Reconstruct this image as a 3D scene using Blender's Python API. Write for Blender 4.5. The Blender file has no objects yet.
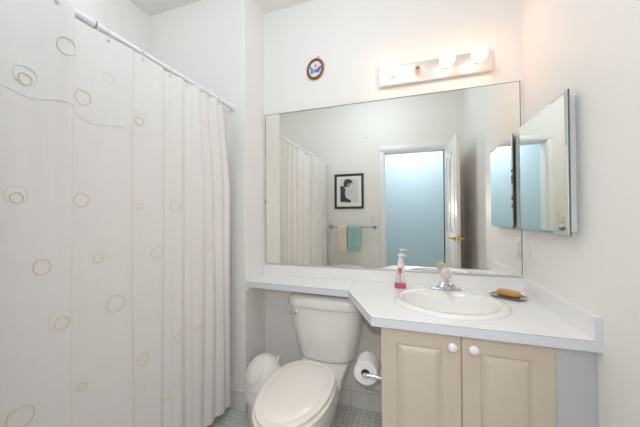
import bpy, bmesh, math, random
from mathutils import Vector, Matrix
random.seed(4)
PI = math.pi
scn = bpy.context.scene
COL = scn.collection

# ------------------------------------------------------------------ camera
YAW, PITCH, ROLL, FPX = 18.396, 0.607, -0.325, 277.54
cam_d = bpy.data.cameras.new('camera')
cam_d.sensor_width = 36.0
cam_d.lens = FPX * 36.0 / 640.0
cam_d.clip_start = 0.02
cam = bpy.data.objects.new('camera', cam_d)
COL.objects.link(cam)
ya, pi_, ro = math.radians(YAW), math.radians(PITCH), math.radians(ROLL)
fw = Vector((-math.sin(ya) * math.cos(pi_), math.cos(ya) * math.cos(pi_), math.sin(pi_)))
rt = Vector((math.cos(ya), math.sin(ya), 0))
up = rt.cross(fw)
r2 = rt * math.cos(ro) + up * math.sin(ro)
u2 = up * math.cos(ro) - rt * math.sin(ro)
m = Matrix((r2, u2, -fw)).transposed().to_4x4()
m.translation = Vector((0, 0, 1.244))
cam.matrix_world = m
scn.camera = cam

# ------------------------------------------------------------------ world, lights, exposure
w = bpy.data.worlds.new('world'); scn.world = w
w.use_nodes = True
w.node_tree.nodes['Background'].inputs[0].default_value = (0.8, 0.88, 1, 1)
w.node_tree.nodes['Background'].inputs[1].default_value = 0.4
scn.view_settings.view_transform = 'Standard'
scn.view_settings.look = 'None'
scn.view_settings.exposure = 0.0
scn.view_settings.gamma = 1.0
scn.view_settings.use_curve_mapping = False
scn.cycles.max_bounces = 14
scn.cycles.diffuse_bounces = 8
scn.cycles.glossy_bounces = 8


def area(name, loc, size, power, col, rot=(0, 0, 0), sy=None):
    l = bpy.data.lights.new(name, 'AREA'); l.energy = power; l.color = col; l.size = size
    if sy: l.shape = 'RECTANGLE'; l.size_y = sy
    o = bpy.data.objects.new(name, l); o.location = loc; o.rotation_euler = rot
    COL.objects.link(o); return o


def point_light(name, loc, radius, power, col):
    l = bpy.data.lights.new(name, 'POINT'); l.energy = power; l.color = col; l.shadow_soft_size = radius
    o = bpy.data.objects.new(name, l); o.location = loc; COL.objects.link(o); return o


point_light('room_fill_light', (-0.42, 0.72, 2.60), 0.10, 12.3, (0.74, 0.89, 1.0))  # added fill light below the ceiling
point_light('tub_fill_light', (-1.48, 0.82, 2.60), 0.10, 2.6, (0.93, 0.95, 1.0))  # added weak fill above the tub, brightens its walls and ceiling
area('hall_fill_light', (0.0, -0.95, 2.73), 1.0, 38.0, (0.98, 0.92, 1.0))  # added fill through the doorway, kept above the mirror's line of sight
fl = bpy.data.lights.new('camera_flash', 'SPOT'); fl.energy = 21.0; fl.shadow_soft_size = 0.0
fl.spot_size = math.radians(140); fl.spot_blend = 1.0
fl.color = (1.0, 0.92, 0.84)
flo = bpy.data.objects.new('camera_flash', fl); flo.location = (0.0, -0.05, 1.36)
flo.rotation_euler = (math.radians(80), 0, math.radians(2)); COL.objects.link(flo)
BULB = 10.8


# ------------------------------------------------------------------ materials
def mat(name, col, rough=0.5, metal=0.0, **k):
    mt = bpy.data.materials.new(name); mt.use_nodes = True
    nt = mt.node_tree; b = nt.nodes['Principled BSDF']
    b.inputs['Base Color'].default_value = (*col, 1)
    b.inputs['Roughness'].default_value = rough
    b.inputs['Metallic'].default_value = metal
    if 'trans' in k: b.inputs['Transmission Weight'].default_value = k['trans']
    if 'ior' in k: b.inputs['IOR'].default_value = k['ior']
    if 'emit' in k:
        b.inputs['Emission Color'].default_value = (*k.get('ecol', col), 1)
        b.inputs['Emission Strength'].default_value = k['emit']
    if 'coat' in k: b.inputs['Coat Weight'].default_value = k['coat']
    if 'sheen' in k: b.inputs['Sheen Weight'].default_value = k['sheen']
    n = k.get('noise')          # (scale, colour amount, bump strength)
    if n:
        tc = nt.nodes.new('ShaderNodeTexCoord')
        nz = nt.nodes.new('ShaderNodeTexNoise'); nz.inputs['Scale'].default_value = n[0]
        nz.inputs['Detail'].default_value = 4
        nt.links.new(tc.outputs['Object'], nz.inputs['Vector'])
        mx = nt.nodes.new('ShaderNodeMix'); mx.data_type = 'RGBA'
        mx.inputs[6].default_value = (*[c * (1 - n[1]) for c in col], 1)
        mx.inputs[7].default_value = (*[min(1, c * (1 + n[1])) for c in col], 1)
        nt.links.new(nz.outputs[0], mx.inputs[0]); nt.links.new(mx.outputs[2], b.inputs['Base Color'])
        if n[2]:
            bp = nt.nodes.new('ShaderNodeBump'); bp.inputs['Strength'].default_value = n[2]
            bp.inputs['Distance'].default_value = 0.002
            nt.links.new(nz.outputs[0], bp.inputs['Height']); nt.links.new(bp.outputs[0], b.inputs['Normal'])
    return mt


def tile_mat(name, c1, c2, grout, size, rough=0.3, mortar=0.03, plane='XY'):
    mt = mat(name, c1, rough); nt = mt.node_tree; b = nt.nodes['Principled BSDF']
    g = nt.nodes.new('ShaderNodeNewGeometry')
    sp = nt.nodes.new('ShaderNodeSeparateXYZ'); cb = nt.nodes.new('ShaderNodeCombineXYZ')
    nt.links.new(g.outputs['Position'], sp.inputs[0])
    if plane == 'XY':
        nt.links.new(sp.outputs[0], cb.inputs[0]); nt.links.new(sp.outputs[1], cb.inputs[1])
    else:
        ad = nt.nodes.new('ShaderNodeMath'); ad.operation = 'ADD'
        nt.links.new(sp.outputs[0], ad.inputs[0]); nt.links.new(sp.outputs[1], ad.inputs[1])
        nt.links.new(ad.outputs[0], cb.inputs[0]); nt.links.new(sp.outputs[2], cb.inputs[1])
    br = nt.nodes.new('ShaderNodeTexBrick'); br.offset = 0.0; br.squash = 1.0
    br.inputs['Scale'].default_value = 1.0
    br.inputs['Brick Width'].default_value = size; br.inputs['Row Height'].default_value = size
    br.inputs['Mortar Size'].default_value = mortar; br.inputs['Mortar Smooth'].default_value = 0.1
    br.inputs['Color1'].default_value = (*c1, 1); br.inputs['Color2'].default_value = (*c2, 1)
    br.inputs['Mortar'].default_value = (*grout, 1)
    nt.links.new(cb.outputs[0], br.inputs['Vector']); nt.links.new(br.outputs['Color'], b.inputs['Base Color'])
    bp = nt.nodes.new('ShaderNodeBump'); bp.inputs['Strength'].default_value = 0.3
    bp.inputs['Distance'].default_value = 0.002; bp.invert = True
    nt.links.new(br.outputs['Fac'], bp.inputs['Height']); nt.links.new(bp.outputs[0], b.inputs['Normal'])
    return mt


M = {}
M['wall'] = mat('wall_paint', (0.865, 0.842, 0.82), 0.55, noise=(60, 0.01, 0.05))
M['ceil'] = mat('ceiling_paint', (0.90, 0.89, 0.86), 0.8, noise=(80, 0.01, 0.08))
M['hall'] = mat('hall_blue_paint', (0.42, 0.57, 0.62), 0.6, noise=(40, 0.01, 0.04))
M['trim'] = mat('trim_gloss_white', (0.86, 0.86, 0.86), 0.3)
M['door'] = mat('door_paint', (0.82, 0.80, 0.78), 0.35)
M['floor'] = tile_mat('floor_mosaic', (0.68, 0.69, 0.65), (0.58, 0.60, 0.57), (0.38, 0.38, 0.36), 0.032, 0.35, 0.0016)
M['base'] = tile_mat('base_tile', (0.78, 0.76, 0.73), (0.80, 0.78, 0.75), (0.50, 0.48, 0.46), 0.108, 0.2, 0.0016, 'XZ')
M['hfloor'] = mat('hall_floor_wood', (0.45, 0.30, 0.18), 0.4, noise=(12, 0.15, 0.05))
M['mirror'] = mat('mirror_silver', (0.905, 0.91, 0.865), 0.0, 1.0)
M['glassedge'] = mat('mirror_edge_green', (0.05, 0.13, 0.11), 0.08, coat=1.0)
M['chrome'] = mat('chrome', (0.72, 0.72, 0.74), 0.10, 1.0)
M['channel'] = mat('channel_pale', (0.62, 0.62, 0.62), 0.3, 0.4)
M['nickel'] = mat('dull_chrome', (0.42, 0.43, 0.45), 0.25, 1.0)
M['porc'] = mat('porcelain', (0.86, 0.84, 0.81), 0.12, coat=0.6)
M['seat'] = mat('seat_plastic', (0.88, 0.83, 0.77), 0.22, coat=0.3)
M['lam'] = mat('laminate_white', (0.86, 0.85, 0.845), 0.35, noise=(140, 0.012, 0))
M['lamedge'] = mat('laminate_edge', (0.71, 0.745, 0.79), 0.35)
M['seam'] = mat('laminate_seam', (0.42, 0.38, 0.35), 0.6)
M['cab'] = mat('cabinet_beige', (0.62, 0.535, 0.43), 0.4, noise=(25, 0.012, 0.02))
M['cabdark'] = mat('cabinet_edge', (0.42, 0.30, 0.20), 0.6)
M['filler'] = mat('filler_white', (0.55, 0.56, 0.575), 0.45)
M['cabwhite'] = mat('enamel_white', (0.84, 0.86, 0.90), 0.3)
M['knob'] = mat('ceramic_white', (0.88, 0.88, 0.88), 0.12, coat=0.5)
M['plate'] = mat('switch_plate', (0.84, 0.81, 0.77), 0.35)
M['slot'] = mat('slot_grey', (0.50, 0.46, 0.42), 0.5)
M['black'] = mat('black_lacquer', (0.035, 0.035, 0.035), 0.35)
M['matb'] = mat('picture_mat', (0.85, 0.84, 0.81), 0.8)
M['print'] = mat('print_pale', (0.66, 0.67, 0.67), 0.7, noise=(6, 0.12, 0))
M['ink'] = mat('print_dark', (0.05, 0.05, 0.055), 0.7)
M['inkmid'] = mat('print_mid', (0.30, 0.30, 0.30), 0.7)
M['tcream'] = mat('towel_cream', (0.80, 0.72, 0.55), 0.95, sheen=0.4, noise=(220, 0.08, 0.8))
M['tteal'] = mat('towel_teal', (0.34, 0.57, 0.53), 0.95, sheen=0.4, noise=(220, 0.12, 0.8))
M['tband'] = mat('towel_teal_band', (0.42, 0.64, 0.60), 0.7)
M['gold'] = mat('brass', (0.72, 0.47, 0.14), 0.18, 1.0)
M['paper'] = mat('toilet_paper', (0.86, 0.85, 0.83), 0.95, noise=(90, 0.02, 0.3))
M['card'] = mat('cardboard_core', (0.42, 0.34, 0.26), 0.9)
M['binp'] = mat('bin_plastic', (0.84, 0.81, 0.77), 0.35)
M['bag'] = mat('bin_bag', (0.84, 0.85, 0.85), 0.3, noise=(50, 0.03, 1.0))
M['bulb'] = mat('bulb_glow', (1, 0.93, 0.82), 0.4, emit=BULB, ecol=(1.0, 0.56, 0.33))
M['socket'] = mat('socket_pinkish', (0.84, 0.70, 0.60), 0.5)
M['fixture'] = mat('fixture_polished', (0.95, 0.89, 0.84), 0.32, 1.0)
M['fixsock'] = mat('fixture_socket', (0.80, 0.76, 0.72), 0.3)
M['dish'] = mat('dish_mottled', (0.25, 0.17, 0.12), 0.15, coat=0.7, noise=(55, 0.75, 0.2))
M['soap'] = mat('soap_tan', (0.62, 0.36, 0.10), 0.35, coat=0.2)
M['pink'] = mat('pink_liquid', (0.80, 0.06, 0.12), 0.08, coat=0.6)
M['pump'] = mat('pump_white', (0.86, 0.83, 0.80), 0.25)
M['acry'] = mat('acrylic_clear', (0.95, 0.87, 0.80), 0.06, trans=0.45, ior=1.45)
M['clear'] = mat('clear_plastic', (1.0, 0.95, 0.95), 0.03, trans=0.95, ior=1.3)
M['pframe'] = mat('plaque_rope', (0.22, 0.09, 0.03), 0.4, noise=(160, 0.8, 0.4))
M['pgold'] = mat('plaque_gilt', (0.62, 0.33, 0.12), 0.35)
M['pface'] = mat('plaque_face', (0.85, 0.85, 0.88), 0.3)
M['wing1'] = mat('wing_blue', (0.10, 0.38, 0.78), 0.3)
M['wing2'] = mat('wing_violet', (0.18, 0.14, 0.62), 0.3)
M['porange'] = mat('plaque_orange', (0.75, 0.30, 0.10), 0.4)
M['ring'] = mat('embroidery_tan', (0.76, 0.62, 0.42), 0.8)
M['ringp'] = mat('embroidery_pale', (0.86, 0.82, 0.76), 0.8)
M['rodw'] = mat('rod_white', (0.88, 0.88, 0.90), 0.4)
M['hook'] = mat('hook_plastic', (0.82, 0.80, 0.74), 0.25)
M['screw'] = mat('nail_dark', (0.08, 0.07, 0.07), 0.4, 0.6)


def fabric(name, col, tr):
    mt = mat(name, col, 0.9); nt = mt.node_tree
    out = nt.nodes['Material Output']; b = nt.nodes['Principled BSDF']
    t = nt.nodes.new('ShaderNodeBsdfTranslucent'); t.inputs[0].default_value = (*col, 1)
    mx = nt.nodes.new('ShaderNodeMixShader'); mx.inputs[0].default_value = tr
    nt.links.new(b.outputs[0], mx.inputs[1]); nt.links.new(t.outputs[0], mx.inputs[2])
    nt.links.new(mx.outputs[0], out.inputs[0])
    tc = nt.nodes.new('ShaderNodeTexCoord'); mp = nt.nodes.new('ShaderNodeMapping')
    mp.inputs['Scale'].default_value = (1, 1, 0.03)
    nz = nt.nodes.new('ShaderNodeTexNoise'); nz.inputs['Scale'].default_value = 60; nz.inputs['Detail'].default_value = 3
    nt.links.new(tc.outputs['Object'], mp.inputs[0]); nt.links.new(mp.outputs[0], nz.inputs['Vector'])
    bp = nt.nodes.new('ShaderNodeBump'); bp.inputs['Strength'].default_value = 0.25; bp.inputs['Distance'].default_value = 0.003
    nt.links.new(nz.outputs[0], bp.inputs['Height']); nt.links.new(bp.outputs[0], b.inputs['Normal'])
    return mt


M['curtain'] = fabric('curtain_sheer', (0.895, 0.852, 0.832), 0.08)
M['valance'] = fabric('valance_sheer', (0.88, 0.855, 0.835), 0.06)
M['liner'] = fabric('liner_vinyl', (0.84, 0.83, 0.83), 0.25)


# ------------------------------------------------------------------ helpers
def wloc(o):
    v = Vector((0, 0, 0))
    while o: v += o.location; o = o.parent
    return v


def build(name, bm, mats, parent=None, origin=None, smooth=35, label=None):
    """bm in world coordinates (unrotated) -> one mesh object"""
    me = bpy.data.meshes.new(name)
    if not isinstance(mats, (list, tuple)): mats = [mats]
    bmesh.ops.recalc_face_normals(bm, faces=bm.faces)
    o = bpy.data.objects.new(name, me)
    org = Vector(origin) if origin is not None else Vector((0, 0, 0))
    if parent is not None:
        o.parent = parent
        o.location = org - wloc(parent) if origin is not None else (0, 0, 0)
        org = wloc(parent) + o.location
    else:
        o.location = org
    bmesh.ops.translate(bm, verts=bm.verts, vec=-org)
    bm.to_mesh(me); bm.free()
    for x in mats: me.materials.append(M[x] if isinstance(x, str) else x)
    if smooth:
        me.polygons.foreach_set('use_smooth', [True] * len(me.polygons))
        me.set_sharp_from_angle(angle=math.radians(smooth))
    COL.objects.link(o)
    if label: o['label'] = label
    return o


def tag(o, label, cat, group=None):
    o['label'] = label; o['category'] = cat
    if group: o['group'] = group
    return o


def thing(name, label, cat, loc, group=None):
    o = bpy.data.objects.new(name, None); o.location = loc; o.empty_display_size = 0.05
    COL.objects.link(o); return tag(o, label, cat, group)


def struct(o): o['kind'] = 'structure'; return o


def B(): return bmesh.new()


def fmark(bm, n, mi):
    bm.faces.ensure_lookup_table()
    for f in bm.faces[n:]: f.material_index = mi


def box(bm, x0, x1, y0, y1, z0, z1, bev=0.0, seg=2, mi=0):
    n = len(bm.faces)
    t = bmesh.new()
    vs = [t.verts.new(c) for c in ((x0, y0, z0), (x1, y0, z0), (x1, y1, z0), (x0, y1, z0), (x0, y0, z1), (x1, y0, z1), (x1, y1, z1), (x0, y1, z1))]
    for f in ((0, 3, 2, 1), (4, 5, 6, 7), (0, 1, 5, 4), (1, 2, 6, 5), (2, 3, 7, 6), (3, 0, 4, 7)): t.faces.new([vs[i] for i in f])
    if bev: bmesh.ops.bevel(t, geom=t.edges[:], offset=bev, segments=seg, affect='EDGES', profile=0.5)
    merge(bm, t); fmark(bm, n, mi); return bm


def merge(bm, t, mat4=None):
    if mat4 is not None: bmesh.ops.transform(t, matrix=mat4, verts=t.verts)
    me = bpy.data.meshes.new('tmp'); t.to_mesh(me); t.free(); bm.from_mesh(me); bpy.data.meshes.remove(me)


def frame_of(d):
    d = Vector(d).normalized()
    a = Vector((0, 0, 1)) if abs(d.z) < 0.9 else Vector((1, 0, 0))
    u = d.cross(a).normalized(); v = d.cross(u).normalized(); return u, v


def rings(bm, secs, cap0=True, cap1=True, closed=False, mi=0):
    n = len(bm.faces); L = []
    for s in secs: L.append([bm.verts.new(p) for p in s])
    k = len(L[0]); tot = len(L) if closed else len(L) - 1
    for i in range(tot):
        a, b = L[i], L[(i + 1) % len(L)]
        for j in range(k): bm.faces.new((a[j], a[(j + 1) % k], b[(j + 1) % k], b[j]))
    if not closed:
        if cap0: bm.faces.new(L[0][::-1])
        if cap1: bm.faces.new(L[-1])
    fmark(bm, n, mi); return bm


def tube(bm, pts, r, seg=12, closed=False, mi=0, caps=True):
    pts = [Vector(p) for p in pts]; N = len(pts); secs = []
    rr = r if isinstance(r, (list, tuple)) else [r] * N
    u = None
    for i, p in enumerate(pts):
        if closed: d = pts[(i + 1) % N] - pts[i - 1]
        else: d = pts[min(i + 1, N - 1)] - pts[max(i - 1, 0)]
        d.normalize()
        if u is None: u, _ = frame_of(d)
        u = (u - d * u.dot(d)).normalized(); v = d.cross(u)
        secs.append([p + (u * math.cos(2 * PI * j / seg) + v * math.sin(2 * PI * j / seg)) * rr[i] for j in range(seg)])
    return rings(bm, secs, caps, caps, closed, mi)


def lathe(bm, prof, c, axis=(0, 0, 1), seg=32, mi=0):
    c = Vector(c); a = Vector(axis).normalized(); u, v = frame_of(a); secs = []
    for r, h in prof:
        r = max(r, 1e-4)
        secs.append([c + a * h + (u * math.cos(2 * PI * j / seg) + v * math.sin(2 * PI * j / seg)) * r for j in range(seg)])
    return rings(bm, secs, True, True, False, mi)


def sup(cx, cy, z, a, b, n=2.0, seg=48, egg=0.0):
    out = []
    for j in range(seg):
        t = 2 * PI * j / seg; c, s = math.cos(t), math.sin(t)
        x = math.copysign(abs(c) ** (2 / n), c) * a; y = math.copysign(abs(s) ** (2 / n), s) * b
        x *= 1 + egg * (y / b)
        out.append(Vector((cx + x, cy + y, z)))
    return out


def prism(bm, pts2, f, d0, d1, mi=0):
    """pts2 outline, f(u,v,d)->xyz"""
    return rings(bm, [[Vector(f(a, b, d0)) for a, b in pts2], [Vector(f(a, b, d1)) for a, b in pts2]], mi=mi)


# ------------------------------------------------------------------ the setting
XR, XS, XT = 0.588, -1.024, -1.84      # right wall, side of alcove, tub far wall
YF, YE, YB = 1.8, 1.545, -0.0816       # mirror wall, tub end wall, back wall
ZC = 2.74
JL, JR, JT = -0.343, 0.3745, 2.07      # doorway
bm = B(); box(bm, XT - .1, XR + .1, YB - .12, YF + .1, -0.08, 0); struct(build('floor', bm, 'floor', smooth=0))
bm = B(); box(bm, XT - .1, XR + .1, YB, YF + .1, ZC, ZC + 0.08); struct(build('ceiling', bm, 'ceil', smooth=0))
bm = B(); box(bm, XS, XR + .1, YF, YF + .1, 0, ZC); struct(build('wall_front', bm, 'wall', smooth=0))
bm = B(); box(bm, XT - .1, XS, YE, YF + .1, 0, ZC, .004, 2); struct(build('wall_tub_end', bm, 'wall', smooth=0))
bm = B(); box(bm, XR, XR + .1, YB, YF, 0, ZC); struct(build('wall_right', bm, 'wall', smooth=0))
bm = B(); box(bm, XT - .1, XT, YB, YE, 0, ZC); struct(build('wall_left', bm, 'wall', smooth=0))
bm = B()
box(bm, XT - .1, JL, YB - .12, YB, 0, ZC); box(bm, JR, XR + .1, YB - .12, YB, 0, ZC); box(bm, JL, JR, YB - .12, YB, JT, ZC)
struct(build('wall_back', bm, 'wall', smooth=0))
# hallway behind the doorway
HY = -1.45
for nm, a in (('wall_hall_far', (-1.5, 1.5, HY - .1, HY, 0, ZC)), ('wall_hall_left', (-1.6, -1.5, HY, YB - .12, 0, ZC)),
              ('wall_hall_right', (1.5, 1.6, HY, YB - .12, 0, ZC))):
    bm = B(); box(bm, *a); struct(build(nm, bm, 'hall', smooth=0))
bm = B(); box(bm, -1.6, 1.6, HY - .1, YB, ZC, ZC + .08)
struct(build('ceiling_hall', bm, 'ceil', smooth=0))
bm = B(); box(bm, -1.6, 1.6, HY - .1, YB - .12, -0.08, 0); struct(build('floor_hall', bm, 'hfloor', smooth=0))
# tile bases
bm = B(); box(bm, XS, -.12, YF - .009, YF, 0, .132, .002, 1); struct(build('baseboard_front', bm, 'base', smooth=0))
bm = B(); box(bm, XS, XS + .009, YE, YF - .009, 0, .132, .002, 1); struct(build('baseboard_side', bm, 'base', smooth=0))
bm = B(); box(bm, -1.16, XS + .009, YE - .009, YE, 0, .132, .002, 1); struct(build('baseboard_end', bm, 'base', smooth=0))
bm = B(); box(bm, -1.15, JL - .07, YB, YB + .009, 0, .132, .002, 1); struct(build('baseboard_back', bm, 'base', smooth=0))
# door casing
bm = B()
for s0, s1 in ((JL - .062, JL), (JR, JR + .062)):
    box(bm, s0, s1, YB, YB + .018, 0, JT, .004, 2)
    box(bm, s0 + .008, s1 - .012, YB + .016, YB + .024, 0, JT, .003, 2)
box(bm, JL - .062, JR + .062, YB, YB + .018, JT, JT + .065, .004, 2)
box(bm, JL - .05, JR + .05, YB + .016, YB + .024, JT + .012, JT + .055, .003, 2)
box(bm, JL, JL + .012, YB - .13, YB + .002, 0, JT); box(bm, JR - .0, JR + .001, YB - .13, YB, 0, JT); box(bm, JL, JR, YB - .13, YB + .002, JT - .012, JT)
trm = struct(build('trim_1', bm, 'trim'))
bm = B(); box(bm, JL + .012, JL + .0135, YB - .05, YB - .02, 1.0, 1.06); build('strike_plate', bm, 'gold', trm)

# bathroom door, swung open beside the right wall
P0 = Vector((JR + .004, YB + .03, 0)); P1 = Vector((.405, .625, 0))
du = (P1 - P0).normalized(); dn = Vector((du.y, -du.x, 0)); DL = (P1 - P0).length; DT = .035
def dm(u, v, n):  # along, height, out (towards right wall)
    return P0 + du * u + dn * n + Vector((0, 0, v))
def dbox(bm, u0, u1, v0, v1, n0, n1, bev=0.0):
    t = B(); box(t, u0, u1, n0, n1, v0, v1, bev, 2)
    mtx = Matrix(((du.x, dn.x, 0, P0.x), (du.y, dn.y, 0, P0.y), (0, 0, 1, 0), (0, 0, 0, 1)))
    merge(bm, t, mtx)
bm = B(); dbox(bm, 0, DL, .012, 2.045, 0, DT, .002)
dr = struct(build('door_1', bm, 'door'))
def moulding(bm, u0, u1, v0, v1, n, arch=0.0):
    pts = [(u0, v0), (u1, v0)]
    if arch:
        for i in range(13):
            t = i / 12; s = math.sin(PI * t); pts.append((u1 + (u0 - u1) * t, v1 - arch + arch * s))
    else: pts += [(u1, v1), (u0, v1)]
    tube(bm, [dm(a, b, n) for a, b in pts], .009, 8, closed=True)
    # raised field
    k = .82; cu, cv = (u0 + u1) / 2, (v0 + v1) / 2
    prism(bm, [(cu + (a - cu) * k, cv + (b - cv) * (1 - (1 - k) * (u1 - u0) / (v1 - v0))) for a, b in pts], lambda a, b, d: dm(a, b, d), n - .003, n + .003)
for n_, nm in ((0, 'panel_moulding'), (DT, 'panel_moulding')):
    bm = B()
    for u0, u1 in ((.10, .32), (.38, .60)):
        moulding(bm, u0, u1, 1.08, 1.90, n_, .10); moulding(bm, u0, u1, .22, .90, n_, 0)
    build('panel_moulding', bm, 'door', dr)
bm = B(); hz = 1.02; hu = DL - .062
for s, n_ in ((-1, 0), (1, DT)):
    c = dm(hu, hz, n_)
    lathe(bm, [(.027, 0), (.027, .005), (.022, .010), (.010, .014), (.009, .040), (.012, .046)], c, dn * s, 20)
    e = c + dn * s * .042
    tube(bm, [e, e - du * .03, e - du * .07 + Vector((0, 0, -.004)), e - du * .105 + Vector((0, 0, .004))], [.009, .008, .007, .006], 10)
dbox(bm, DL - .001, DL + .002, hz - .03, hz + .03, .006, DT - .006)
build('door_handle', bm, 'gold', dr)

# ------------------------------------------------------------------ big mirror
MX0, MX1, MZ0, MZ1 = -1.010, .567, .9066, 1.982
mr = thing('wall_mirror', 'large frameless wall mirror above the counter, reflecting the doorway and shower curtain', 'mirror', (0, YF - .001, MZ0))
bm = B(); box(bm, MX0, MX1, YF - .007, YF - .0015, MZ0, MZ1); build('mirror_glass', bm, 'mirror', mr, smooth=0)
bm = B()
box(bm, MX0 - .003, MX0, YF - .0075, YF - .001, MZ0, MZ1); box(bm, MX1, MX1 + .003, YF - .0075, YF - .001, MZ0, MZ1)
box(bm, MX0 - .003, MX1 + .003, YF - .0075, YF - .001, MZ1, MZ1 + .003)
build('glass_edge', bm, 'glassedge', mr, smooth=0)
bm = B(); box(bm, MX0 - .003, MX1 + .003, YF - .011, YF - .001, MZ0 - .006, MZ0 + .006, .001, 1); build('bottom_channel', bm, 'channel', mr)
for x, z in ((MX0, 1.35), (MX1, 1.35)):
    bm = B(); box(bm, x - .006, x + .008, YF - .010, YF - .001, z - .014, z + .014, .001, 1); build('mirror_clip', bm, 'clear', mr)

# ------------------------------------------------------------------ counter, cabinet, sink
ZT = .827
SC = (.160, 1.463); SA, SB = .253, .235
YCF = 1.16
ct = thing('vanity_counter', 'white laminate counter with a narrow shelf over the toilet and low backsplash', 'counter', (-.2, 1.5, .79))
outl = [(-.348, YF), (-.344, 1.530), (-.163, YCF), (XR - .001, YCF), (XR - .001, YF - .0)]
hole = [(SC[0] + (SA - .018) * math.cos(2 * PI * j / 64), SC[1] + (SB - .018) * math.sin(2 * PI * j / 64)) for j in range(64)]
bm = B()
def loop(pts, z):
    vs = [bm.verts.new((x, y, z)) for x, y in pts]
    return vs, [bm.edges.new((vs[i], vs[(i + 1) % len(vs)])) for i in range(len(vs))]
lo = []
for z in (ZT, ZT - .035):
    v1, e1 = loop(outl, z); v2, e2 = loop(hole, z)
    bmesh.ops.triangle_fill(bm, edges=e1 + e2, use_beauty=True, use_dissolve=False)
    lo.append((v1, v2))
for k in (0, 1):
    a, b = lo[0][k], lo[1][k]
    for i in range(len(a)): bm.faces.new((a[i], a[(i + 1) % len(a)], b[(i + 1) % len(a)], b[i]))
build('counter_top', bm, 'lam', ct, smooth=0)
shp = [(XS + .001, YF), (XS + .001, 1.558), (-.3455, 1.5295), (-.3495, YF)]
bm = B(); prism(bm, shp, lambda a, b, d: (a, b, d), ZT - .035, ZT - .0005); build('shelf_top', bm, 'lam', ct, smooth=0)
# edge strips (bluish laminate band), with a thin dark seam line along the top
def strip(bm, pts, z0, z1, off, th, mi=0):
    for (x0, y0), (x1, y1) in zip(pts, pts[1:]):
        d = Vector((x1 - x0, y1 - y0, 0)).normalized(); nrm = Vector((d.y, -d.x, 0))
        a, b = Vector((x0, y0, 0)) + nrm * off - d * .0005, Vector((x1, y1, 0)) + nrm * off + d * .0005
        q = [a, b, b + nrm * th, a + nrm * th]
        rings(bm, [[Vector((v.x, v.y, z0)) for v in q], [Vector((v.x, v.y, z1)) for v in q]], mi=mi)
EP = [(-.344, 1.530), (-.163, YCF), (XR - .001, YCF)]
bm = B(); strip(bm, EP, ZT - .0365, ZT - .0022, 0, .002); strip(bm, EP, ZT - .0022, ZT - .0004, 0, .0012, 1)
build('edge_band', bm, ['lamedge', 'seam'], ct, smooth=0)
bm = B(); strip(bm, [(XS + .001, 1.558), (-.3455, 1.5295)], ZT - .0365, ZT - .0022, 0, .002); strip(bm, [(XS + .001, 1.558), (-.3455, 1.5295)], ZT - .0022, ZT - .0004, 0, .0012, 1)
strip(bm, [(-.3455, 1.5295), (-.3495, YF - .02)], ZT - .0012, ZT + .0001, 0, .0012, 1)
build('edge_band', bm, ['lamedge', 'seam'], ct, smooth=0)
bm = B(); box(bm, XS + .001, XR - .019, YF - .0185, YF - .0005, ZT, MZ0 - .007, .001, 1); build('backsplash', bm, 'lam', ct, smooth=0)
bm = B(); box(bm, XR - .019, XR - .0005, YCF, YF - .0005, ZT, MZ0 - .001, .001, 1); box(bm, XR - .019, XR - .0005, YCF - .002, YCF, ZT - .002, MZ0 - .002, 0, 1, 1)
build('side_backsplash', bm, ['lam', 'lamedge'], ct, smooth=0)
bm = B(); box(bm, XS + .0005, XS + .018, 1.56, 1.78, ZT - .058, ZT - .0352, .002, 1); build('shelf_cleat', bm, 'lam', ct)

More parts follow.
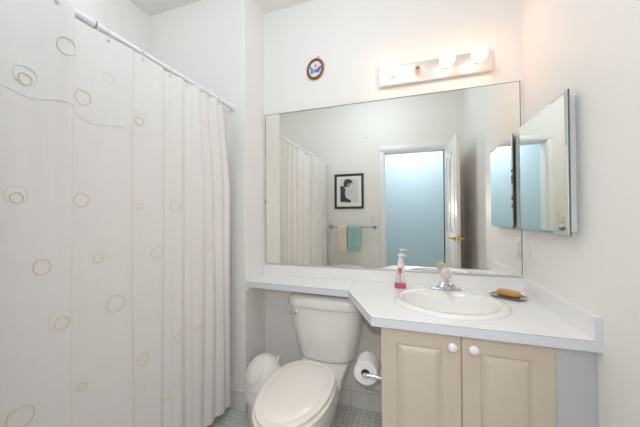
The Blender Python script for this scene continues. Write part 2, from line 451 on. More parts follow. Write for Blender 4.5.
YC = 1.182
CB = ZT - .037
cb = thing('vanity_cabinet', 'beige vanity cabinet with two raised-panel doors under the sink counter', 'cabinet', (.23, 1.45, 0))
bm = B()
box(bm, -.127, -.100, YC + .02, YF - .012, 0.0, CB); box(bm, .462, .48, YC + .02, YF - .012, 0.0, CB)
box(bm, -.100, .462, YC + .02, YF - .012, .09, .108); box(bm, -.100, .462, YC + .07, YC + .088, 0.0, .09)
box(bm, -.127, .48, YC + .018, YC + .034, CB - .045, CB); box(bm, .165, .185, YC + .018, YC + .034, .1, CB)
build('cabinet_body', bm, 'cab', cb, smooth=0)
bm = B(); box(bm, .4725, XR - .001, YC + .006, YC + .022, 0, CB); build('filler_panel', bm, 'filler', cb, smooth=0, label='plain bluish white filler panel')
def cab_door(x0, x1, kx):
    z0, z1 = .10, CB - .006
    bm = B(); box(bm, x0, x1, YC, YC + .018, z0, z1, .003, 2)
    # dark ledge between the doors comes from the gap; routed panel:
    px0, px1, pz0, pz1 = x0 + .062, x1 - .066, z0 + .06, z1 - .060
    def sec(i, y): return [Vector((px0 + i, y, pz0 + i)), Vector((px1 - i, y, pz0 + i)), Vector((px1 - i, y, pz1 - i)), Vector((px0 + i, y, pz1 - i))]
    bm.faces.ensure_lookup_table()
    big = [f for f in bm.faces if abs(f.calc_center_median().y - YC) < 1e-4 and f.calc_area() > .05][0]
    ov = list(big.verts); bmesh.ops.delete(bm, geom=[big], context='FACES_ONLY')
    ov.sort(key=lambda v: math.atan2(v.co.z - (z0 + z1) / 2, v.co.x - (x0 + x1) / 2))
    L = [ov] + [[bm.verts.new(p) for p in sec(i, y)] for i, y in ((0, YC), (.003, YC + .005), (.008, YC + .006), (.013, YC + .003), (.036, YC - .0040))]
    for a, b in zip(L, L[1:]):
        for j in range(4): bm.faces.new((a[j], a[(j + 1) % 4], b[(j + 1) % 4], b[j]))
    bm.faces.new(L[-1])
    d = build('door', bm, 'cab', cb, smooth=20)
    bm = B(); lathe(bm, [(.007, 0), (.006, .008), (.012, .014), (.0165, .020), (.0155, .026), (.008, .030), (.0, .0305)], (kx, YC - .0, .744), (0, -1, 0), 24)
    build('knob', bm, 'knob', d, label='round white ceramic knob')
cab_door(-.128, .1715, .141); cab_door(.1755, .4705, .213)
bm = B(); box(bm, .1718, .1752, YC + .004, YC + .017, .10, CB - .008); build('centre_gap_strip', bm, 'cabdark', cb, smooth=0)

sk = thing('bathroom_sink', 'oval white drop-in sink set into the laminate counter', 'sink', (SC[0], SC[1], ZT))
bm = B(); S = []
x, y = SC
for a, b, dy, z in ((SA, SB, 0, ZT + .0005), (SA + .001, SB + .001, 0, ZT + .006), (SA - .006, SB - .006, 0, ZT + .013), (SA - .018, SB - .018, 0, ZT + .015),
                    (SA - .036, SB - .050, -.008, ZT + .013), (SA - .041, SB - .060, -.010, ZT + .008), (SA - .046, SB - .067, -.011, ZT - .010),
                    (SA - .065, SB - .085, -.014, ZT - .05), (SA - .10, SB - .115, -.015, ZT - .10), (SA - .16, SB - .16, -.01, ZT - .135), (.022, .022, 0, ZT - .145),
                    (.022, .022, 0, ZT - .155), (SA - .15, SB - .15, -.01, ZT - .148), (SA - .09, SB - .105, -.015, ZT - .108), (SA - .056, SB - .076, -.02, ZT - .055), (SA - .036, SB - .045, -.01, ZT - .012), (SA - .024, SB - .024, 0, ZT + .0005)):
    S.append(sup(x, y + dy, z, a, b, 2, 64))
rings(bm, S, closed=True); build('basin', bm, 'porc', sk, smooth=60)
bm = B(); lathe(bm, [(.021, 0), (.021, .003), (.015, .004), (.012, .001)], (x, y - .0, ZT - .1455), (0, 0, 1), 20); build('drain', bm, 'chrome', sk)

fc = thing('faucet', 'chrome centerset faucet with a clear acrylic ball knob behind the sink', 'faucet', (.166, 1.668, ZT + .014))
fx, fy, fz = .172, 1.664, ZT + .0135
bm = B(); box(bm, fx - .078, fx + .078, fy - .024, fy + .022, fz, fz + .010, .0045, 3); build('base_plate', bm, 'chrome', fc)
bm = B()
rings(bm, [sup(fx, fy - .004, fz + .010, .052, .024, 4, 32), sup(fx, fy - .004, fz + .030, .040, .022, 4, 32), sup(fx, fy - .002, fz + .044, .024, .018, 3, 32), sup(fx, fy, fz + .050, .014, .014, 2, 32)])
rings(bm, [[Vector((fx + c * wd, yy, zz + s * ht)) for c, s in [(math.cos(2 * PI * j / 16), math.sin(2 * PI * j / 16)) for j in range(16)]] for yy, zz, wd, ht in
           ((fy - .01, fz + .030, .020, .014), (fy - .05, fz + .034, .016, .011), (fy - .085, fz + .036, .014, .009), (fy - .108, fz + .032, .012, .008))])
build('spout', bm, 'chrome', fc)
bm = B(); lathe(bm, [(.010, 0), (.010, .010)], (fx, fy, fz + .050), (0, 0, 1), 16)
build('stem', bm, 'chrome', fc)
bm = B(); pr = [(.013, 0), (.019, .005), (.028, .016), (.032, .029), (.029, .041), (.019, .050), (.0, .053)]
lathe(bm, pr, (fx, fy, fz + .058), (0, 0, 1), 10); build('knob', bm, 'acry', fc, smooth=0, label='faceted clear acrylic knob')
bm = B(); lathe(bm, [(.002, 0), (.002, .05)], (fx, fy + .03, fz + .0), (0, 0, 1), 8); lathe(bm, [(.004, 0), (.005, .004), (0, .007)], (fx, fy + .03, fz + .05), (0, 0, 1), 10); build('lift_rod', bm, 'chrome', fc)

# soap dispenser
sx, sy = -.070, 1.672
sd = thing('soap_dispenser', 'clear pump soap bottle with pink liquid on the counter left of the sink', 'soap bottle', (sx, sy, ZT))
bm = B(); secs = []
for a, b, z in ((.030, .019, .0), (.033, .021, .004), (.033, .021, .012), (.028, .019, .05), (.021, .017, .09), (.017, .015, .115), (.013, .013, .120), (.012, .012, .124)):
    secs.append(sup(sx, sy, ZT + .0005 + z, a, b, 2.6, 32))
rings(bm, secs); build('bottle', bm, 'clear', sd)
bm = B(); rings(bm, [sup(sx, sy, ZT + .003 + z, a, b, 2.6, 32) for a, b, z in ((.028, .017, 0), (.0315, .0195, .003), (.031, .0193, .010), (.029, .018, .027))])
build('liquid', bm, 'pink', sd, label='pink liquid soap')
bm = B(); lathe(bm, [(.0022, 0), (.0022, .11)], (sx, sy, ZT + .02), (0, 0, 1), 8); lathe(bm, [(.007, 0), (.009, .01), (.009, .03), (.006, .036)], (sx, sy, ZT + .085), (0, 0, 1), 12)
build('dip_tube', bm, mat('tube_pink', (.75, .2, .22), .3), sd)
bm = B(); lathe(bm, [(.0145, 0), (.0155, .004), (.0150, .032), (.011, .038), (.011, .046), (.006, .050), (.006, .066), (.014, .068), (.0145, .078), (.0, .081)], (sx, sy, ZT + .118), (0, 0, 1), 24)
tube(bm, [(sx, sy, ZT + .192), (sx + .02, sy - .012, ZT + .193), (sx + .034, sy - .02, ZT + .187)], [.006, .005, .004], 10)
build('pump', bm, 'pump', sd)

# soap dish and bar
def rotz(c, a): return Matrix.Translation(c) @ Matrix.Rotation(a, 4, 'Z')
dc = Vector((.458, 1.642, ZT)); da = math.radians(-32)
t = B(); secs = []
for a, b, z in ((.052, .028, 0.0005), (.062, .040, .003), (.076, .054, .010), (.079, .057, .0115), (.074, .052, .011), (.060, .038, .0065), (.02, .01, .0055)):
    secs.append(sup(0, 0, z, a, b, 3.2, 40))
rings(t, secs); bm = B(); merge(bm, t, rotz(dc, da))
tag(build('soap_dish', bm, 'dish', origin=dc), 'mottled brown glass soap dish at the right end of the counter', 'soap dish')
t = B(); rings(t, [sup(-.002, .014, z, a, b, 4, 40) for a, b, z in ((.040, .018, .0), (.048, .023, .003), (.052, .026, .014), (.049, .024, .024), (.040, .017, .027))])
bm = B(); merge(bm, t, rotz(dc + Vector((.0, .0, .0075)), da))
tag(build('soap_bar', bm, 'soap', origin=dc + Vector((0, 0, .0075))), 'tan bar of soap lying in the brown dish', 'soap')

# ------------------------------------------------------------------ vanity light
vl = thing('vanity_light', 'pale wall light bar above the mirror with three lit globe bulbs and an empty socket', 'light', (.12, YF, 2.12))
bm = B(); box(bm, -.192, .432, YF - .030, YF - .0005, 2.060, 2.176, .004, 2); build('back_plate', bm, 'fixture', vl)
for i, bx in enumerate((-.113, .037, .193, .352)):
    z = 2.116
    bm = B(); lathe(bm, [(.026, 0), (.026, .004), (.017, .008), (.016, .034), (.014, .036)] if i != 1 else [(.024, 0), (.024, .004), (.017, .008), (.017, .046), (.013, .047), (.012, .012)], (bx, YF - .030, z), (0, -1, 0), 24)
    s_ = build('socket', bm, 'fixsock' if i != 1 else 'socket', vl, label=None if i != 1 else 'empty pinkish bulb socket')
    if i != 1:
        bm = B(); R_ = .039
        pr = [(.013, 0), (.014, .010)] + [(R_ * math.sin(a), .048 - R_ * math.cos(a)) for a in [math.radians(25 + k * 15.5) for k in range(11)]]
        lathe(bm, pr, (bx, YF - .064, z), (0, -1, 0), 32)
        build('bulb', bm, 'bulb', s_, smooth=80)

# ------------------------------------------------------------------ butterfly plaque
pc = Vector((-.625, YF, 2.258))
pq = thing('butterfly_plaque', 'small oval plaque with a blue butterfly hanging on the wall left of the light bar', 'wall decoration', pc)
TL = math.radians(-14)
def pp(u, v, d): return Vector((pc.x + u * math.cos(TL) - v * math.sin(TL), YF - d, pc.z + u * math.sin(TL) + v * math.cos(TL)))
bm = B(); prism(bm, [(.050 * math.cos(2 * PI * j / 40), .062 * math.sin(2 * PI * j / 40)) for j in range(40)], pp, .001, .006); build('backing', bm, 'pface', pq)
bm = B(); tube(bm, [pp(.053 * math.cos(2 * PI * j / 40), .064 * math.sin(2 * PI * j / 40), .009) for j in range(40)], .0085, 10, closed=True)
build('rope_rim', bm, 'pframe', pq)
bm = B(); tube(bm, [pp(.062 * math.cos(2 * PI * j / 40), .073 * math.sin(2 * PI * j / 40), .005) for j in range(40)], .0035, 8, closed=True)
tube(bm, [pp(.008 * math.cos(2 * PI * j / 12), .083 + .008 * math.sin(2 * PI * j / 12), .004) for j in range(12)], .002, 6, closed=True)
build('gilt_edge', bm, 'pgold', pq)
bm = B()
prism(bm, [(-.002, -.008), (-.038, .014), (-.042, .004), (-.034, -.012), (-.030, -.032), (-.012, -.036), (-.003, -.022)], pp, .006, .0085)
prism(bm, [(.002, -.008), (.030, .024), (.042, .022), (.038, .004), (.032, -.016), (.014, -.024), (.004, -.02)], pp, .006, .0085, mi=1)
build('butterfly_wing', bm, ['wing1', 'wing2'], pq)
bm = B(); tube(bm, [pp(0, -.024, .009), pp(0, -.008, .010), pp(-.001, .010, .009)], [.002, .0035, .002], 8)
lathe(bm, [(.010, 0), (.009, .003), (0, .004)], pp(-.004, .024, .006), (0, -1, 0), 16); build('butterfly_body', bm, 'porange', pq)

# ------------------------------------------------------------------ medicine cabinet on the right wall
mc = thing('medicine_cabinet', 'mirrored medicine cabinet on the right wall beside the large mirror, door slightly ajar', 'medicine cabinet', (XR, 1.5, 1.18))
bm = B(); box(bm, XR - .024, XR - .0005, 1.292, 1.735, 1.180, 1.700, .002, 1); build('cabinet_body', bm, 'cabwhite', mc)
A0 = Vector((.546, 1.737, 0)); A1 = Vector((.5485, 1.262, 0)); mu = (A1 - A0).normalized(); mn = Vector((-mu.y, mu.x, 0))
if mn.x > 0: mn = -mn
MW = (A1 - A0).length
def mp_(u, v, n): return A0 + mu * u + mn * n + Vector((0, 0, v))
Z0, Z1, bv = 1.168, 1.711, .013
bm = B()
q = lambda i, n: [mp_(i, Z0 + i, n), mp_(MW - i, Z0 + i, n), mp_(MW - i, Z1 - i, n), mp_(i, Z1 - i, n)]
rings(bm, [q(0, -.001), q(0, .0015), q(bv, .004)])
dd = build('mirror_door', bm, 'mirror', mc, smooth=0)
bm = B(); rings(bm, [q(-.0006, -.007), q(-.0006, -.0012)]); build('glass_edge', bm, 'glassedge', dd, smooth=0)
for z in (1.25, 1.64):
    bm = B(); tube(bm, [(XR - .029, 1.30, z - .02), (XR - .029, 1.30, z + .02)], .0035, 8); build('hinge', bm, 'nickel', mc)

# outlet on the right wall
def wall_plate(name, label, cat, c, nx, kind):
    t = thing(name, label, cat, c)
    bm = B()
    if nx: box(bm, c[0] - .006, c[0] - .0005, c[1] - .035, c[1] + .035, c[2] - .058, c[2] + .058, .0025, 2)
    else: box(bm, c[0] - .035, c[0] + .035, c[1] + .0005, c[1] + .006, c[2] - .058, c[2] + .058, .0025, 2)
    build('cover_plate', bm, 'plate', t)
    bm = B()
    if nx:
        for dz in (-.02, .02):
            box(bm, c[0] - .0095, c[0] - .005, c[1] - .0165, c[1] + .0165, c[2] + dz - .014, c[2] + dz + .014, .002, 2)
            for dy in (-.006, .006): box(bm, c[0] - .0099, c[0] - .009, c[1] + dy - .0012, c[1] + dy + .0012, c[2] + dz - .004, c[2] + dz + .005, 0, 1, 1)
        build('socket', bm, ['plate', 'slot'], t)
    else:
        box(bm, c[0] - .005, c[0] + .005, c[1] + .005, c[1] + .015, c[2] - .010, c[2] + .010, .001, 1, 1)
        build('toggle', bm, ['plate', 'slot'], t)
wall_plate('wall_outlet', 'off-white double outlet on the right wall above the side backsplash', 'outlet', (XR, 1.700, 1.055), True, 0)
wall_plate('light_switch', 'off-white light switch plate beside the doorway, seen in the large mirror', 'switch', (-.485, YB, 1.22), False, 0)

# ------------------------------------------------------------------ back wall: picture, towel bar, towels, nail, hamper
pf = thing('framed_picture', 'black framed black-and-white portrait print on the wall over the towel bar', 'picture', (-.806, YB, 1.345))
X0, X1, Z0p, Z1p = -1.003, -.607, 1.345, 1.813
bm = B(); f = .030; yy0, yy1 = YB + .001, YB + .022
outer = lambda i, y: [Vector((X0 + i, y, Z0p + i)), Vector((X1 - i, y, Z0p + i)), Vector((X1 - i, y, Z1p - i)), Vector((X0 + i, y, Z1p - i))]
rings(bm, [outer(0, yy0), outer(0, yy1 - .003), outer(.004, yy1), outer(f - .005, yy1 - .004), outer(f, yy1 - .010), outer(f, yy0)], closed=True); build('frame', bm, 'black', pf, smooth=0)
bm = B(); box(bm, X0 + f, X1 - f, YB + .002, YB + .008, Z0p + f, Z1p - f); build('mat_board', bm, 'matb', pf, smooth=0)
a0, a1, b0, b1 = X0 + .075, X1 - .075, Z0p + .082, Z1p - .068
bm = B(); box(bm, a0, a1, YB + .008, YB + .009, b0, b1)
AW, AH = a1 - a0, b1 - b0
pa = lambda u, v, d: (a0 + u * AW, YB + .009 + d, b0 + v * AH)
prism(bm, [(.02, .72), (.02, .05), (.60, .0), (.60, .10), (.34, .20), (.27, .40), (.30, .58), (.20, .70)], pa, 0, .0006, mi=1)
prism(bm, [(.28 + .20 * math.cos(2 * PI * j / 24) * 1 + .12, .80 + .15 * math.sin(2 * PI * j / 24)) for j in range(24)], pa, 0, .0004, mi=2)
prism(bm, [(.24, .66), (.20, .82), (.28, .98), (.50, 1.0), (.68, .92), (.70, .80), (.58, .84), (.42, .80), (.34, .66)], pa, 0, .0008, mi=1)
build('portrait_print', bm, ['print', 'ink', 'inkmid'], pf, smooth=0)

tb = thing('towel_bar', 'chrome towel bar on the wall below the framed picture', 'towel bar', (-.77, YB, 1.10))
YBAR = 0.0; ZBAR = 1.103
bm = B(); tube(bm, [(-1.05, YBAR, ZBAR), (-.465, YBAR, ZBAR)], .008, 16); build('bar', bm, 'nickel', tb)
for x in (-1.050, -.470):
    bm = B(); lathe(bm, [(.028, .0008), (.028, .006), (.022, .010), (.011, .016), (.010, .066), (.014, .072), (.014, .088), (.010, .094)], (x, YB, ZBAR), (0, 1, 0), 24); build('bracket', bm, 'nickel', tb)

def towel(name, label, x0, x1, zfront, zback, th, m_, band=None):
    r = .0088
    prof = []
    ys = lambda s, k: s
    # outer path: front hem up over bar and down at back
    def path(rad):
        P = [(YBAR + rad, zfront)] + [(YBAR + rad + .003 * math.sin(i), zfront + (ZBAR - zfront) * i / 8) for i in range(1, 8)]
        P += [(YBAR + rad * math.cos(PI * i / 8), ZBAR + rad * math.sin(PI * i / 8)) for i in range(9)]
        P += [(YBAR - rad, ZBAR + (zback - ZBAR) * i / 6) for i in range(1, 7)]
        return P
    o_, i_ = path(r + th), path(r)
    cross = o_ + i_[::-1]
    bm = B(); n = 14; secs = []
    for k in range(n + 1):
        x = x0 + (x1 - x0) * k / n; wv = .003 * math.sin(k * 1.3)
        secs.append([Vector((x + .004 * math.sin(z * 30) * (k == 0 or k == n), y + (wv * (1 if y > YBAR else 0)) * min(1, (ZBAR - z) * 6 if z < ZBAR else 0), z)) for y, z in cross])
    rings(bm, secs)
    o = build(name, bm, m_, origin=((x0 + x1) / 2, YBAR, ZBAR), smooth=50); return o
tw = towel('hand_towel', '', -.945, -.822, .80, .86, .010, 'tcream')
tag(tw, 'cream hand towel hanging on the towel bar beside the teal one', 'towel')
tw = towel('hand_towel', '', -.806, -.640, .785, .84, .014, 'tteal')
tag(tw, 'teal hand towel hanging on the towel bar beside the cream one', 'towel')
bm = B()
for z in (.872, .886): box(bm, -.800, -.646, YBAR + .0262, YBAR + .029, z, z + .006, .0005, 1)
build('woven_band', bm, 'tband', tw)
bm = B(); lathe(bm, [(.006, 0), (.006, .010), (.0, .012)], (-.574, YB, 2.285), (0, 1, 0), 12)
tag(build('wall_nail', bm, 'screw', origin=(-.574, YB, 2.285)), 'small dark nail in the bare wall between picture and doorway', 'nail')

hp = thing('laundry_hamper', 'white lidded hamper below the towels, only its lid showing in the mirror', 'hamper', (-.80, .12, 0))
bm = B(); rings(bm, [sup(-.80, .12, z, a, b, 5, 40) for a, b, z in ((.15, .11, .001), (.155, .115, .01), (.18, .135, .56), (.18, .135, .565))]); build('hamper_body', bm, 'binp', hp)
bm = B(); rings(bm, [sup(-.80, .12, z, a, b, 5, 40) for a, b, z in ((.188, .142, .560), (.190, .144, .585), (.180, .135, .605), (.12, .09, .615))]); build('hamper_lid', bm, 'binp', hp)

# ------------------------------------------------------------------ bathtub and shower curtain
TX0, TX1, TY0, TY1 = XT + .001, -1.185, YB + .001, YE - .001
tcx, tcy = (TX0 + TX1) / 2, (TY0 + TY1) / 2; ta, tb_ = (TX1 - TX0) / 2, (TY1 - TY0) / 2
bm = B()
rings(bm, [sup(tcx, tcy, z, a, b, n, 64) for a, b, n, z in ((ta, tb_, 60, 0.001), (ta, tb_, 60, .37), (ta - .008, tb_ - .008, 40, .385), (ta - .06, tb_ - .07, 6, .385), (ta - .075, tb_ - .09, 5, .375), (ta - .10, tb_ - .14, 4.5, .20), (ta - .14, tb_ - .22, 4, .09), (ta - .25, tb_ - .4, 3, .075))])
tag(build('bathtub', bm, 'porc', origin=(tcx, tcy, 0)), 'white alcove bathtub behind the shower curtain', 'bathtub')

RX, RZ = -1.113, 1.961
rod = thing('curtain_rod', 'white tension shower rod across the top of the tub alcove', 'curtain rod', (RX, .7, RZ))
bm = B(); tube(bm, [(RX, YB + .002, RZ), (RX, .706, RZ)], .0145, 20); tube(bm, [(RX, .706, RZ), (RX, YE - .002, RZ)], .0120, 20); build('tube', bm, 'rodw', rod)
bm = B(); tube(bm, [(RX, .7035, RZ), (RX, .7085, RZ)], .0149, 20); build('joint_ring', bm, 'nickel', rod)
for y, s in ((YB + .0005, 1), (YE - .0005, -1)):
    bm = B(); lathe(bm, [(.022, 0), (.022, .006), (.016, .012), (.015, .03)], (RX, y, RZ), (0, s, 0), 24); build('end_cap', bm, 'rodw', rod)

FOLD = [(-0.04, 0.0), (0.05, 0.0153), (0.15, 0.0043), (0.27, 0.0255), (0.3728, 0.0153), (0.4828, 0.0306), (0.566, 0.0391), (0.603, 0.0442), (0.614, 0.0408), (0.634, 0.0), (0.6999, -0.0034), (0.7547, 0.0034), (0.8226, 0.017), (0.8351, 0.0161), (0.8614, 0.0017), (0.9136, 0.0034), (0.9744, 0.017), (0.9831, 0.0161), (1.0131, -0.0017), (1.0526, 0.0034), (1.093, 0.0187), (1.1027, 0.017), (1.1437, -0.0068), (1.1817, 0.0034), (1.2316, 0.0204), (1.2416, 0.0187), (1.2893, -0.0085), (1.3008, 0.0034), (1.3149, 0.0187), (1.3262, 0.0161), (1.3751, -0.0102), (1.3902, 0.0034), (1.4127, 0.0153), (1.455, -0.0017), (1.478, 0.0085), (1.495, 0.0068)]
def fold(y):
    for (a, p), (b, q_) in zip(FOLD, FOLD[1:]):
        if y <= b:
            t = max(0, (y - a) / (b - a)); return p + (q_ - p) * (t * t * (3 - 2 * t))
    return FOLD[-1][1]
HOOKS = [.03, .17, .31, .44, .569, .752, .893, 1.04, 1.143, 1.22, 1.30, 1.39]
def topz(y):
    d = min(abs(y - h) for h in HOOKS)
    return (1.954 if y < .616 else 1.947) - .008 * min(1, d / .07) ** 1.5
def cx_(y, z):
    k = (1.95 - z) / 1.9
    return RX + .004 + fold(y) * (1 - .15 * k) + .006 * k * math.sin(y * 9 + z * 2.2) + .004 * math.sin(y * 23 + z * 3)
def yy_(y, z):   # the far edge drifts towards the tub end lower down
    return y
BZ = .06
sc_ = thing('shower_curtain', 'white sheer shower curtain with scalloped valance and tan embroidered rings', 'curtain', (RX, .7, 0))
def YW(y, z):   # the top of the curtain is gathered away from the tub end wall
    return y - max(0, y - 1.1) / .395 * .075 * min(1, max(0, (z - 1.45) / .45))
def sheet(bm, y0, y1, zb, zt, off, ny, nz, th=.0012):
    F, Bk = [], []
    for i in range(ny + 1):
        y = y0 + (y1 - y0) * i / ny; a, b = [], []
        for j in range(nz + 1):
            t_ = zt(y); b_ = zb(y); z = b_ + (t_ - b_) * j / nz
            yw = YW(y, z); a.append(bm.verts.new((cx_(y, z) + off, yw, z))); b.append(bm.verts.new((cx_(y, z) + off - th, yw, z)))
        F.append(a); Bk.append(b)
    for i in range(ny):
        for j in range(nz):
            bm.faces.new((F[i][j], F[i + 1][j], F[i + 1][j + 1], F[i][j + 1])); bm.faces.new((Bk[i][j], Bk[i][j + 1], Bk[i + 1][j + 1], Bk[i + 1][j]))
        bm.faces.new((F[i][nz], F[i + 1][nz], Bk[i + 1][nz], Bk[i][nz])); bm.faces.new((F[i][0], Bk[i][0], Bk[i + 1][0], F[i + 1][0]))
    for I in (0, ny):
        for j in range(nz): bm.faces.new((F[I][j], F[I][j + 1], Bk[I][j + 1], Bk[I][j]))
RING = [(0.595, 1.803, 0.027, 1), (0.666, 1.671, 0.026, 1), (0.498, 1.654, 0.016, 2), (0.755, 1.782, 0.019, 0), (0.88, 1.657, 0.017, 2), (1.027, 1.779, 0.024, 0), (0.48, 1.302, 0.015, 2), (0.537, 1.095, 0.022, 1), (0.663, 1.306, 0.023, 1), (0.884, 1.289, 0.013, 2), (1.065, 1.295, 0.025, 1), (0.961, 1.083, 0.024, 1), (0.717, 1.092, 0.015, 2), (0.777, 0.909, 0.031, 1), (1.163, 1.088, 0.016, 0), (0.586, 0.907, 0.02, 2), (0.899, 0.632, 0.025, 1), (0.666, 0.65, 0.013, 2), (0.493, 0.669, 0.03, 1), (1.027, 0.392, 0.014, 2), (1.08, 0.65, 0.015, 2), (1.173, 0.397, 0.021, 0), (1.22, 0.643, 0.016, 1), (1.298, 1.08, 0.017, 1), (1.206, 0.907, 0.016, 0), (1.224, 1.657, 0.017, 0), (1.214, 1.79, 0.017, 0), (1.308, 1.775, 0.017, 1), (0.36, 1.5, 0.02, 0), (0.4, 1.18, 0.024, 1), (0.3, 0.9, 0.016, 2), (0.22, 1.7, 0.02, 1), (0.2, 1.3, 0.024, 1), (0.12, 1.05, 0.018, 2), (0.08, 1.55, 0.02, 0), (0.38, 0.45, 0.022, 1), (0.24, 0.6, 0.02, 0), (0.1, 0.72, 0.024, 1), (0.42, 1.82, 0.02, 0), (0.14, 0.32, 0.018, 1), (0.577, 0.336, 0.02, 0), (0.79, 0.263, 0.022, 1)]
def ring_geo(bm, y, z, r, kind, off):
    for rad, mi, th in ([(r, 1 if kind else 2, .0014 if kind else .0011)] + ([(r * 1.75, 2, .0012)] if kind == 2 else [])):
        dz = rad * .35 if rad > r else 0
        pts = []
        n = 28
        for j in range(n):
            a = 2 * PI * j / n; yy = y + rad * math.cos(a) * (1 + .06 * math.sin(2 * a + y * 9)); zz = z + dz + rad * math.sin(a) * (1 + .06 * math.cos(3 * a + z * 7))
            pts.append((cx_(yy, zz) + off + .0008, YW(yy, zz), zz))
        tube(bm, pts, th, 6, closed=True, mi=mi)
scal = lambda y: 1.605 + .011 * math.sin(y * 34) + .010 * math.sin(y * 13 + 1)
bm = B(); sheet(bm, -.03, 1.495, lambda y: BZ, topz, 0, 330, 36)
for y, z, r, k in RING:
    if z < 1.6: ring_geo(bm, y, z, r, k, 0)
build('curtain_panel', bm, ['curtain', 'ring', 'ringp'], sc_, smooth=50)
bm = B(); sheet(bm, -.03, 1.495, scal, lambda y: topz(y) - .001, .0014, 330, 10)
for y, z, r, k in RING:
    if z > 1.6: ring_geo(bm, y, z, r, k, .0018)
tube(bm, [(cx_(y, scal(y)) + .0010, YW(y, scal(y)), scal(y)) for y in [-.03 + 1.525 * i / 300 for i in range(301)]], .0008, 6, mi=2)
build('valance', bm, ['valance', 'ring', 'ringp'], sc_, smooth=50)
for h in HOOKS:
    bm = B(); z1 = topz(h) - .018; xk = cx_(h, z1) + .004
    P = []
    for a in range(-40, 221, 20):
        t = math.radians(a); P.append((RX - .002 + .0185 * math.cos(t), h, RZ - .001 + .0185 * math.sin(t)))
    P = [(xk + .006, h + .001, z1 + .002)] + P
    P.append((RX - .016, h, z1))
    tube(bm, P, .0017, 8)
    lathe(bm, [(.007, 0), (.007, .003), (.003, .005)], (xk, h, z1), (1, 0, 0), 14)
    build('curtain_hook', bm, 'hook', sc_)
# liner inside the tub
bm = B(); F = []
def lx(y, z): 
    k = min(1, max(0, (1.93 - z) / 1.5)); return RX - .020 - .175 * k + .010 * math.sin(y * 55) * (0.5 + .5 * k)
ys = [-.02 + 1.538 * i / 200 for i in range(201)]
zs = [.40 + (1.928 - .40) * j / 24 for j in range(25)]
A_ = [[bm.verts.new((lx(y, z), y, z)) for z in zs] for y in ys]; C_ = [[bm.verts.new((lx(y, z) - .001, y, z)) for z in zs] for y in ys]
for i in range(200):
    for j in range(24):
        bm.faces.new((A_[i][j], A_[i + 1][j], A_[i + 1][j + 1], A_[i][j + 1])); bm.faces.new((C_[i][j], C_[i][j + 1], C_[i + 1][j + 1], C_[i + 1][j]))
tag(build('curtain_liner', bm, 'liner', origin=(RX - .02, .7, 1.93), smooth=50), 'plain white liner hanging behind the shower curtain, its edge showing at the far end', 'liner')

# ------------------------------------------------------------------ toilet
TX = -.513
BX = -.531
tl = thing('toilet', 'white two-piece toilet with closed lid under the narrow shelf', 'toilet', (TX, 1.35, 0))
def egg(yf, yb, hw, z, n=2.15, seg=56, ym=None):
    """outline from front yf to back yb, widest at ym"""
    ym = ym if ym is not None else yf + (yb - yf) * .54; out = []
    for j in range(seg):
        t = 2 * PI * j / seg; c, s = math.cos(t), math.sin(t)
        nn = 2.05 if s < 0 else 2.75
        x = math.copysign(abs(c) ** (2 / nn), c) * hw
        y = ym + (math.copysign(abs(s) ** (2 / nn), s)) * ((yb - ym) if s > 0 else (ym - yf))
        out.append(Vector((BX + x, y, z)))
    return out
bm = B()
rings(bm, [egg(1.16, 1.66, .105, .001), egg(1.15, 1.67, .112, .012), egg(1.16, 1.66, .108, .10), egg(1.10, 1.64, .130, .18), egg(1.03, 1.60, .154, .26), egg(.985, 1.56, .162, .32), egg(.972, 1.50, .168, .362), egg(.972, 1.50, .168, .384), egg(.985, 1.49, .17, .388)])
build('bowl', bm, 'porc', tl, smooth=60)
bm = B(); rings(bm, [[Vector((TX + x_, y_, z)) for x_, y_ in ((-w_, 1.44), (-w_ + .02, 1.42), (w_ - .02, 1.42), (w_, 1.44), (w_, 1.75), (w_ - .02, 1.77), (-w_ + .02, 1.77), (-w_, 1.75))] for w_, z in ((.10, .20), (.125, .30), (.145, .335), (.145, .360), (.140, .3675))])
build('tank_shelf', bm, 'porc', tl)
bm = B(); rings(bm, [egg(.960, 1.475, .170, .389), egg(.955, 1.478, .174, .393), egg(.955, 1.478, .174, .401), egg(.962, 1.475, .168, .406)]); build('seat', bm, 'seat', tl, smooth=40)
bm = B(); rings(bm, [egg(.976, 1.478, .155, .4065), egg(.976, 1.478, .155, .4105), egg(.966, 1.486, .164, .4110), egg(.964, 1.487, .166, .415), egg(.964, 1.487, .166, .423), egg(.968, 1.483, .162, .427), egg(.990, 1.462, .141, .4285), egg(.994, 1.458, .137, .4275), egg(1.000, 1.452, .132, .4305), egg(1.05, 1.42, .10, .432), egg(1.15, 1.35, .05, .433)]); build('lid', bm, 'seat', tl, smooth=40)
for s in (-1, 1):
    bm = B(); tube(bm, [(BX + s * .075 - .02, 1.492, .398), (BX + s * .075 + .02, 1.492, .398)], .011, 12); box(bm, BX + s * .075 - .018, BX + s * .075 + .018, 1.485, 1.515, .368, .392, .003, 2)
    build('seat_hinge', bm, 'seat', tl)
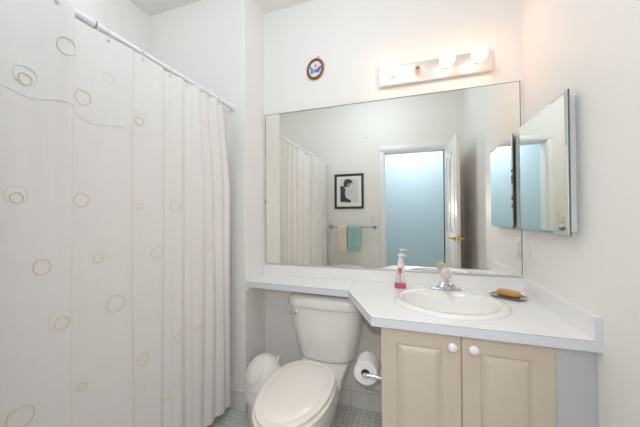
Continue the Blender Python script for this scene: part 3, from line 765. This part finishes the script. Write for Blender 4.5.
# tank
def tk(hw, yf, z, bow=.03):
    out = []
    yb_ = 1.785
    N = 18
    for i in range(N + 1):
        t = -1 + 2 * i / N; e = 1 - abs(t) ** 7
        out.append(Vector((TX + t * hw, yf + bow * (t * t) + .035 * (abs(t) ** 8), z)))
    out.append(Vector((TX + hw, yb_ - .02, z))); out.append(Vector((TX + hw - .02, yb_, z)))
    out.append(Vector((TX - hw + .02, yb_, z))); out.append(Vector((TX - hw, yb_ - .02, z)))
    return out
bm = B(); rings(bm, [tk(.130, 1.610, .368), tk(.155, 1.597, .370), tk(.172, 1.587, .379), tk(.182, 1.583, .40), tk(.212, 1.570, .55), tk(.228, 1.562, .665), tk(.228, 1.562, .688)])
build('tank', bm, 'porc', tl, smooth=50)
bm = B(); rings(bm, [tk(.232, 1.558, .689), tk(.238, 1.551, .694), tk(.240, 1.549, .715), tk(.238, 1.552, .738), tk(.228, 1.562, .752), tk(.205, 1.580, .760), tk(.12, 1.62, .762)])
build('tank_lid', bm, 'porc', tl, smooth=50)
bm = B(); lx_, ly_, lz_ = TX - .178, 1.592, .652
lathe(bm, [(.015, 0), (.015, .006), (.009, .010), (.009, .018)], (lx_, ly_, lz_), (0, -1, 0), 20)
tube(bm, [(lx_ + .006, ly_ - .019, lz_), (lx_ - .015, ly_ - .020, lz_), (lx_ - .055, ly_ - .018, lz_ + .003)], [.007, .006, .0055], 12)
build('flush_lever', bm, 'chrome', tl, label='chrome flush lever')

# ------------------------------------------------------------------ waste bin
bx, by = -.852, 1.49
wb = thing('waste_bin', 'round cream swing-top waste bin with bag collar left of the toilet', 'bin', (bx, by, 0))
bm = B(); lathe(bm, [(.088, .001), (.092, .006), (.112, .235), (.112, .240)], (bx, by, 0), seg=48); build('bin_body', bm, 'binp', wb)
bm = B(); secs = []
for r, z in ((.1135, .165), (.118, .170), (.117, .20), (.119, .235), (.1165, .2425), (.113, .240)):
    secs.append([Vector((bx + (r + .002 * math.sin(j * 1.7) * (z < .23)) * math.cos(2 * PI * j / 64), by + (r + .002 * math.sin(j * 1.7) * (z < .23)) * math.sin(2 * PI * j / 64), z + .006 * math.sin(j * .9) * (z < .18))) for j in range(64)])
rings(bm, secs, True, True); build('bag_collar', bm, 'bag', wb, smooth=60)
bm = B(); lathe(bm, [(.120, .2435), (.122, .250), (.121, .262)] + [(.119 * math.cos(a), .262 + .150 * math.sin(a)) for a in [math.radians(k * 9) for k in range(1, 11)]], (bx, by, 0), seg=48); build('dome_lid', bm, 'binp', wb, smooth=60)
# flap: patch floating just above the dome, facing up-left
fd = Vector((-.20, -.68, .64)).normalized(); u_, v_ = frame_of(fd)
cen = Vector((bx, by, .262)); bm = B()
def dome(dv, k):
    return cen + Vector((dv.x * .119 * k, dv.y * .119 * k, dv.z * .150 * k))
secs = []
for rr_, kk in ((.64, .985), (.66, 1.035), (.64, 1.05), (.5, 1.05), (.35, 1.05), (.18, 1.05), (.02, 1.05)):
    secs.append([dome((fd + (u_ * math.cos(2 * PI * j / 40) * rr_ * .9 + v_ * math.sin(2 * PI * j / 40) * rr_ * .9)).normalized(), kk) for j in range(40)])
rings(bm, secs, True, True); build('swing_flap', bm, 'binp', wb, smooth=60)
bm = B(); hp_ = dome(Vector((.62, .15, .77)).normalized(), 1.0)
tube(bm, [hp_ - Vector((.0, .0, .006)), hp_ + Vector((.006, .002, .018)), hp_ + Vector((.008, .003, .030))], [.009, .008, .006], 12); build('hinge_peg', bm, 'binp', wb)

# ------------------------------------------------------------------ toilet paper
px, pz = -.214, .507; pr_ = .055
ph = thing('paper_holder', 'chrome toilet paper holder on the side of the beige cabinet', 'paper holder', (-.127, 1.36, pz))
for y in (1.292, 1.424):
    bm = B()
    lathe(bm, [(.022, .0), (.022, .005), (.012, .009), (.008, .012)], (-.1275, y, pz), (-1, 0, 0), 20)
    tube(bm, [(-.136, y, pz), (px + .006, y, pz), (px, y, pz)], [.0085, .0085, .0085], 12)
    tube(bm, [(px, y - .006, pz), (px, y + .006, pz)], .013, 16)
    build('post', bm, 'chrome', ph)
bm = B(); tube(bm, [(px, 1.298, pz), (px, 1.418, pz)], .010, 16); build('spindle', bm, 'chrome', ph)
rl = thing('toilet_paper_roll', 'white roll of toilet paper on the chrome holder', 'toilet paper', (px, 1.36, pz))
def ringsec(r, y, seg=40): return [Vector((px + r * math.cos(2 * PI * j / seg), y, pz + r * math.sin(2 * PI * j / seg))) for j in range(seg)]
bm = B(); rings(bm, [ringsec(.022, 1.306), ringsec(pr_ - .002, 1.306), ringsec(pr_, 1.308), ringsec(pr_, 1.410), ringsec(pr_ - .002, 1.412), ringsec(.022, 1.412)], closed=True)
build('paper', bm, 'paper', rl, smooth=40)
bm = B(); rings(bm, [ringsec(.0195, 1.305), ringsec(.0218, 1.305), ringsec(.0218, 1.413), ringsec(.0195, 1.413)], closed=True); build('core', bm, 'card', rl)
